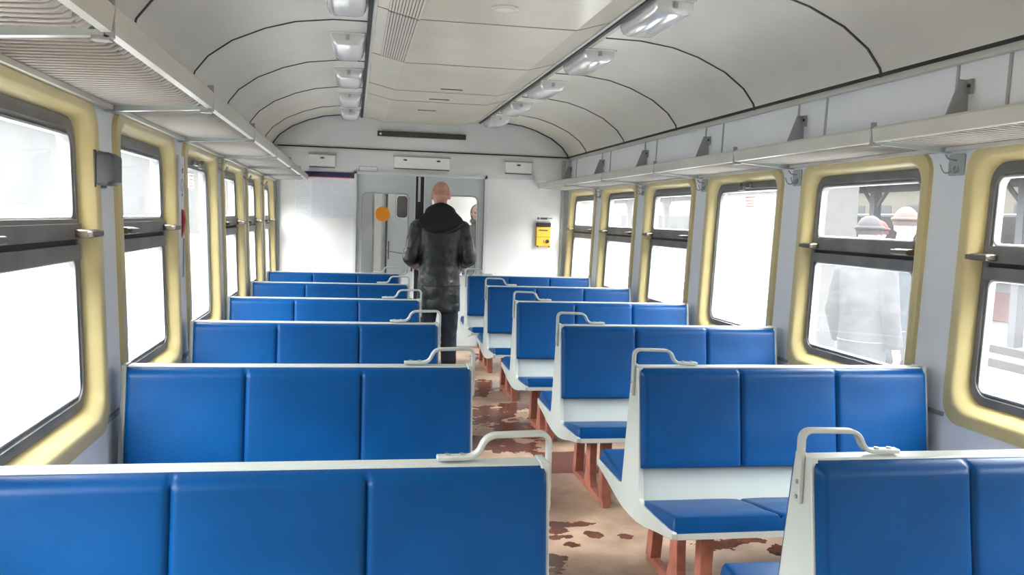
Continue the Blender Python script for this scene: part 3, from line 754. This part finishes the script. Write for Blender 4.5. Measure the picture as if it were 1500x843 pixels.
q = MB(); q.box(-.32, .22, -.01, .02, .02, 2.05); q.build('door_leaf', 'door', e, smooth=0, bevel=.004)
q = MB(); q.loft([[(a, -.012, b) for a, b in rrect(-.225, -.055, 1.49, 1.80, .05)], [(a, -.022, b) for a, b in rrect(-.215, -.065, 1.50, 1.79, .045)], [(a, -.012, b) for a, b in rrect(-.205, -.075, 1.51, 1.78, .04)]], cap0=False, cap1=False); q.build('window_seal', 'doortrim', e)
q = MB(); q.prism(rrect(-.207, -.073, 1.508, 1.782, .04), -.014, -.011, 'y'); q.build('pane', 'pane', e, smooth=0)
q = MB(); q.tube(bez([(-.30, 0, .98), (-.30, -.04, .98), (-.30, -.04, 1.2), (-.30, 0, 1.2)], .02), .007, 8); q.tube([(-.33, -.02, 1.08), (-.12, -.02, 1.05)], .005, 6); q.build('door_handle', 'black', e)
# panel painted white to stand in for the bright opening behind the right leaf
q = MB(); q.box(.985, 1.85, YV-.03, YV, 0, 2.2); trim(q, 'endwall', smooth=0)
e = empty('vestibule_fill_lamp', (.9, YE+.62, 2.16)); tag(e, 'unseen lamp added to brighten the entrance lobby behind the door glass', 'lamp')  # added light source for the vestibule, hidden above the door glass
q = MB(); q.box(-.3, .3, -.08, .08, .03, .06); q.build('lamp_base', 'lampbase', e, bevel=.003)
lm = bpy.data.materials.new('fill_diffuser'); lm.use_nodes = True; b_ = lm.node_tree.nodes['Principled BSDF']; b_.inputs['Emission Color'].default_value = (1, .98, .95, 1); b_.inputs['Emission Strength'].default_value = 4.5
q = MB(); q.box(-.28, .28, -.065, .065, -.01, .03); q.build('diffuser', lm, e, bevel=.006)

# ------------------------------------------------------------------ people
def person(loc, rz, label, coat='leather', legs='trouser', hat=None, hood=False, arms='forward', height=1.84, bald=False, vox=.009, longcoat=True, turn=0, group=None, hoodup=False):
    e = empty('person', loc, rz); tag(e, label, 'person', group); k = height/1.84
    e.scale = (k, k, k)
    # faces +y ; measures for 1.84 m
    q = MB()
    hd = Vector((0, .03, 1.725)); R = Matrix.Rotation(turn, 3, 'Z')
    def H(p): return hd+R@Vector(p)
    q.ell(H((0, -.008, .018)), (.076, .095, .097), 20, 14); q.ell(H((0, .012, -.045)), (.060, .075, .075), 16, 12); q.ell(H((0, .05, -.085)), (.032, .032, .030), 12, 8)
    q.tube([H((0, .082, .02)), H((0, .103, -.018)), H((0, .112, -.032))], [.009, .012, .015], 8); q.ell(H((0, .094, -.037)), (.018, .013, .009), 10, 6)
    q.ell(H((0, .083, -.066)), (.024, .012, .006), 10, 6); q.ell(H((0, .082, -.077)), (.022, .012, .007), 10, 6)
    for sg in (-1, 1):
        q.ell(H((sg*.078, -.008, -.012)), (.011, .020, .032), 10, 8, R); q.ell(H((sg*.05, .055, -.028)), (.024, .026, .024), 10, 8); q.ell(H((sg*.03, .078, .022)), (.020, .012, .006), 8, 6)
    q.tube([(0, .0, 1.47), (0, .005, 1.55), (0, .015, 1.66)], [.068, .060, .058], 16)
    q.loft([[(a*cos(t*pi/10), b*sin(t*pi/10)+y, z) for t in range(20)] for a, b, y, z in ((.10, .09, 0, .86), (.155, .10, 0, .92), (.15, .10, 0, 1.02), (.135, .095, 0, 1.12), (.165, .11, 0, 1.30), (.17, .09, 0, 1.40), (.12, .065, 0, 1.46), (.065, .05, 0, 1.51))])
    if arms == 'forward':
        A = [((.185, 0, 1.45), (.262, -.035, 1.17), (.19, .20, 1.10)), ((-.185, 0, 1.45), (-.262, -.035, 1.17), (-.19, .20, 1.10))]
    else:
        A = [((.185, 0, 1.45), (.25, -.02, 1.15), (.25, .06, .90)), ((-.185, 0, 1.45), (-.25, -.02, 1.15), (-.25, .06, .90))]
    for sh, el, wr in A:
        sg = 1 if sh[0] > 0 else -1
        q.tube([sh, ((Vector(sh)+Vector(el))/2), el], [.052, .048, .040], 12); q.tube([el, (Vector(el)+Vector(wr))/2, wr], [.041, .036, .026], 12); q.ell(sh, (.05, .05, .05), 12, 8)
        d = (Vector(wr)-Vector(el)).normalized(); side_ = Vector((0, 0, 1)) if arms == 'forward' else Vector((0, 1, 0))
        nrm = d.cross(side_).normalized()
        palm = Vector(wr)+d*.05
        q.tube([Vector(wr), Vector(wr)+d*.03, Vector(wr)+d*.085], [.026, .030, .028], 10)
        curl = Vector((-sg, 0, 0))
        for f, (off, ln) in enumerate(((.030, .070), (.010, .078), (-.010, .073), (-.029, .058))):
            b0 = Vector(wr)+d*.085+side_*off; p1 = b0+d*ln*.5+curl*.006; p2 = p1+(d*.6+curl*.8).normalized()*ln*.3; p3 = p2+(d*.1+curl).normalized()*ln*.25
            q.tube([b0-d*.02, b0, p1, p2, p3], [.009, .0095, .009, .0085, .007], 8)
        tb = Vector(wr)+d*.03+side_*.026
        q.tube([tb, tb+side_*.028+d*.02+curl*.01, tb+side_*.035+d*.05+curl*.022], [.012, .011, .008], 8)
    for sg in (-1, 1):
        q.tube([(sg*.085, 0, .90), (sg*.095, .01, .70), (sg*.10, .015, .50), (sg*.10, -.01, .30), (sg*.10, -.01, .08)], [.088, .078, .056, .052, .036], 14)
        q.ell((sg*.10, .045, .045), (.042, .12, .04), 12, 8)
    body = q.build('body', 'skin', e, smooth=180)
    rm = body.modifiers.new('remesh', 'REMESH'); rm.mode = 'VOXEL'; rm.voxel_size = vox*.75; rm.use_smooth_shade = True
    sm = body.modifiers.new('smooth', 'SMOOTH'); sm.iterations = 3; sm.factor = .5
    for sg in (-1, 1):
        q = MB(); q.ell(H((sg*.031, .081, .004)), (.012, .009, .007), 10, 8); q.build('eye', 'eye', e)
    # shaved or hatted head
    if bald:
        q = MB(); rings = []
        c_ = H((0, -.010, .0185))
        for i in range(2, 14):
            a = pi*i/14; 
            if i < 6: continue
            rings.append([c_+R@Vector((.0785*sin(a)*cos(2*pi*t/24), .0975*sin(a)*sin(2*pi*t/24), -.0995*cos(a))) for t in range(24)])
        q.loft(rings, cap0=False); q.build('shaved_hair', 'stubble', e)
    if hat:
        q = MB(); rings = []; c_ = H((0, -.012, .018))
        for i in range(6, 15):
            a = pi*i/15
            rings.append([c_+R@Vector((.090*sin(a)*cos(2*pi*t/24), .109*sin(a)*sin(2*pi*t/24), -.118*cos(a)+(.012 if i > 7 else .02))) for t in range(24)])
        q.loft(rings); q.tube([c_+R@Vector((.090*cos(2*pi*t/24), .109*sin(2*pi*t/24), .035)) for t in range(25)], .014, 8); q.build('knit_hat', hat, e)
    if hoodup:
        q = MB(); c_ = H((0, -.045, .0)); q.ell(c_, (.096, .098, .128), 24, 16, R); q.ell(H((0, -.03, -.11)), (.10, .10, .06), 20, 10, R); q.build('hood', 'hood', e, smooth=180)
    # coat
    q = MB(); hem = .70 if longcoat else .84
    prof = [(.192, .150, .0, hem), (.194, .152, .0, hem+.03), (.190, .145, 0, .85), (.188, .138, 0, .93), (.183, .132, 0, 1.0), (.176, .128, .0, 1.10), (.186, .132, 0, 1.22), (.205, .135, 0, 1.34), (.218, .128, 0, 1.43), (.185, .105, 0, 1.495), (.12, .085, 0, 1.54), (.075, .07, .0, 1.58)]
    if not longcoat: prof = [p for p in prof if p[3] >= .84]
    q.loft([[(a*cos(t*pi/16), b*sin(t*pi/16)+y, z+.012*noise.noise(Vector((t*.4, z*3, 1)))) for t in range(32)] for a, b, y, z in prof])
    for sh, el, wr in A:
        q.ell((sh[0]*1.03, 0, 1.425), (.078, .085, .085), 14, 10)
        s1, s2, s3 = Vector(sh)*1, Vector(el), Vector(wr)
        n_ = 7; pts = []; rr = []
        for i in range(n_+1):
            pts.append(s1.lerp(s2, i/n_)); rr.append(.080-.012*i/n_+.0025*sin(i*2.2))
        for i in range(1, n_+1):
            pts.append(s2.lerp(s3, i/n_)); rr.append(.067-.014*i/n_+.002*sin(i*2.4))
        q.tube(pts, rr, 14)
    o = q.build('coat', coat, e, smooth=180)
    rm = o.modifiers.new('remesh', 'REMESH'); rm.mode = 'VOXEL'; rm.voxel_size = vox; rm.use_smooth_shade = True
    sm = o.modifiers.new('smooth', 'SMOOTH'); sm.iterations = 4; sm.factor = .5
    tx = bpy.data.textures.get('folds') or bpy.data.textures.new('folds', 'CLOUDS'); tx.noise_scale = .07; tx.noise_depth = 2
    dm = o.modifiers.new('folds', 'DISPLACE'); dm.texture = tx; dm.strength = .011; dm.mid_level = .5; dm.texture_coords = 'LOCAL'
    if longcoat:
        for zz in (.935, 1.2):
            q = MB(); q.tube([(.188*cos(t*pi/16)*(.985 if zz > 1 else 1), .140*sin(t*pi/16)*(.985 if zz > 1 else 1), zz) for t in range(33)], .004, 6)
            if zz < 1: q.build('coat_seam', 'dark', e)
            else: q.bm.free()
    if hood:
        q = MB()
        # hood lying flat on the shoulders: wide soft triangle with a collar roll round the neck
        pts = []; rr = []
        for i in range(13):
            a = pi*(-.12)+pi*1.24*i/12
            pts.append((.098*cos(a), .02-.070*sin(a), 1.60+.012*sin(a)-.03*abs(cos(a)))); rr.append(.040+.012*sin(max(0, min(pi, a))))
        q.tube(pts, rr, 14)
        rings = []
        for hw, dp, yc_, z in ((.05, .03, -.13, 1.405), (.125, .045, -.125, 1.425), (.185, .062, -.105, 1.465), (.205, .075, -.08, 1.505), (.185, .085, -.06, 1.545), (.145, .085, -.045, 1.585), (.105, .075, -.035, 1.625), (.06, .05, -.03, 1.65)):
            rings.append([(hw*cos(t*pi/14), yc_+dp*sin(t*pi/14), z+.35*(yc_+.08)*0-.02*(cos(t*pi/14))**2) for t in range(28)])
        q.loft(rings)
        o = q.build('hood', 'hood', e, smooth=180); rm = o.modifiers.new('remesh', 'REMESH'); rm.mode = 'VOXEL'; rm.voxel_size = .008; rm.use_smooth_shade = True
        sm = o.modifiers.new('smooth', 'SMOOTH'); sm.iterations = 5
        q = MB(); q.tube([(.185, -.11, 1.482), (.15, -.155, 1.452), (.10, -.168, 1.425), (.05, -.172, 1.405), (.01, -.168, 1.398)], [.004, .007, .008, .007, .004], 8); q.build('hood_edge', 'leather', e)
    # trousers and shoes
    q = MB()
    for sg in (-1, 1):
        q.tube([(sg*.085, 0, .88), (sg*.094, .008, .70), (sg*.10, .012, .50), (sg*.102, -.005, .30), (sg*.103, -.01, .12), (sg*.103, -.008, .045)], [.098, .088, .076, .070, .066, .064], 18)
    q.ell((0, 0, .88), (.165, .115, .09), 18, 10)
    o = q.build('trousers', legs, e, smooth=180); rm = o.modifiers.new('remesh', 'REMESH'); rm.mode = 'VOXEL'; rm.voxel_size = vox; rm.use_smooth_shade = True
    dm = o.modifiers.new('folds', 'DISPLACE'); dm.texture = tx; dm.strength = .016; dm.mid_level = .6
    for sg in (-1, 1):
        q = MB(); q.loft([[(sg*.103+a*cos(t*pi/8), y0_+b*sin(t*pi/8), z) for t in range(16)] for a, b, y0_, z in ((.048, .140, .045, .0), (.052, .145, .045, .02), (.050, .138, .042, .045), (.047, .10, .015, .075), (.046, .055, -.02, .105))])
        q.build('shoe', 'shoe', e, smooth=50)
    return e
person((.752, 7.8, 0), 0, 'tall bald person seen from behind in long black leather coat in the aisle', hood=True, bald=True, height=1.84)
person((1.535, 11.12, 0), pi-.1, 'person in a raised dark hood glimpsed through the right door glass', coat='hood', hoodup=True, height=1.70, arms='down', longcoat=False)
PZ = -.15
G = 'people waiting on the platform'
person((3.62, 5.80, PZ), -1.2, 'person in a grey coat and dark hat close outside the second right window', coat='greycoat', hat='darkhat', height=1.76, arms='down', vox=.014, group=G)
person((4.12, 6.12, PZ), -1.0, 'person with a tan hat and blue coat on the platform outside the second right window', coat='bluecoat', legs='jeans', height=1.84, arms='down', vox=.014, hat='tanhat', group=G)
person((5.15, 8.05, PZ), 1.0, 'person with a red hat on the platform behind the grey-coated one', coat='greycoat', hat='redhat', height=1.76, arms='down', vox=.014, group=G)

# ------------------------------------------------------------------ outside, right: platform, tracks, train, canopy
MB().box(2.85, 6.95, -14, 60, PZ-1.05, PZ).build('platform', 'asphalt', kind='structure', smooth=0)
MB().box(6.15, 6.85, -14, 60, PZ, PZ+.012).build('tactile_strip', 'hatch', kind='structure', smooth=0)
q = MB(); 
n1, n2 = 60, 90
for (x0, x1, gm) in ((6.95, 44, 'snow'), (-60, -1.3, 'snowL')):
    q = MB()
    T = []
    for i in range(n1+1):
        row = []
        for j in range(n2+1):
            x = x0+(x1-x0)*i/n1; y = -30+j*1.5
            hz = -1.2+.16*noise.noise(Vector((x*.9, y*.35, 3)))
            if x < -22: hz += min(1, (-22-x)/10)*(2.0+1.8*noise.noise(Vector((0, y*.12, 5)))+.5*noise.noise(Vector((x*.3, y*.8, 5))))
            row.append(q.bm.verts.new((x, y, hz)))
        T.append(row)
    for i in range(n1):
        for j in range(n2): q.bm.faces.new((T[i][j], T[i+1][j], T[i+1][j+1], T[i][j+1]))
    if x0 < 0: q.box(-1.3, 2.84, -30, 105, -1.3, -1.2)
    q.build('ground', gm, kind='structure', smooth=60)
for i, x in enumerate((8.4, 9.95, 12.6, 14.15)):
    o = MB().box(x-.04, x+.04, -14, 80, -1.1, -.93).build('track_rail', 'rail', smooth=0)
    tag(o, 'steel rail on the snowy ground, %s beyond the platform' % ['first', 'second', 'third', 'fourth'][i], 'rail', 'rails in the snow')
# pale strips added beside the car and on the platform to bounce skylight inside
MB().box(-4.2, -1.3, -20, 30, -1.25, -.98).build('bounce_strip', 'bounceL', kind='structure', smooth=0, bevel=.1)
MB().box(2.9, 4.6, -14, 40, PZ, PZ+.01).build('platform_bounce_strip', 'bounceR', kind='structure', smooth=0)
# red and grey train on a far track
e = empty('red_train', (20, 25, 0)); tag(e, 'long red and grey train standing beyond the snowy tracks', 'train')
MB().box(0, 2.8, -32, 40, -.9, 2.2).build('train_body', 'traingrey', e, smooth=0, bevel=.1)
MB().box(-.02, 0, -32, 40, -1.15, -.25).build('red_band', 'trainred', e, smooth=0)
MB().box(.3, 2.6, -31, 39, -1.2, -.9).build('undercarriage', 'seam', e, smooth=0)
for j in range(24):
    MB().box(-.015, .01, -31+j*2.95, -29.4+j*2.95, .75, 1.55).build('train_window', 'pane', e, smooth=0)
# platform canopy on slender columns
e = empty('platform_canopy', (15.8, 20, 0)); tag(e, 'grey steel platform canopy with braced columns beyond the tracks', 'canopy')
MB().box(-1.0, 3.4, -30, 60, 3.55, 3.75).build('roof', 'canopy', e, smooth=0)
MB().box(-1.05, -.95, -30, 60, 3.15, 3.55).build('fascia', 'canopy', e, smooth=0)
q = MB()
for j in range(30): q.box(-1.0, 3.4, -30+j*3, -29.85+j*3, 3.3, 3.55)
q.build('cross_beam', 'canopy', e, smooth=0)
MB().box(-.9, 3.3, -30, 60, 2.95, 3.05).build('lower_beam', 'canopy', e, smooth=0)
for j in range(14):
    y = -26+j*6.2
    c_ = MB().box(-.12, .12, y-.12, y+.12, -1.2, 3.3).build('column', 'canopy', e, smooth=0)
    q = MB(); q.tube([(0, y, 2.2), (0, y+1.1, 3.2)], .06, 6); q.tube([(0, y, 2.2), (0, y-1.1, 3.2)], .06, 6); q.build('brace', 'canopy', c_)
# white pillar on the near platform
o = MB().box(4.5, 4.85, 7.95, 8.3, PZ, 3.6).build('platform_pillar', 'concrete', smooth=0, bevel=.02); tag(o, 'broad pale pillar on the platform outside the second right window', 'pillar')
# station building far behind
e = empty('station_building', (34, 45, 0)); tag(e, 'cream station building far beyond the canopy', 'building')
MB().box(0, 8, -55, 50, -1.3, 4.6).build('wall', 'facade', e, smooth=0); MB().box(-.4, 8.4, -55.4, 50.4, 4.6, 4.9).build('roof', 'canopy', e, smooth=0)
for j in range(34):
    MB().box(-.03, .02, -53+j*3, -51.8+j*3, 1.6, 3.2).build('window', 'pane', e, smooth=0)
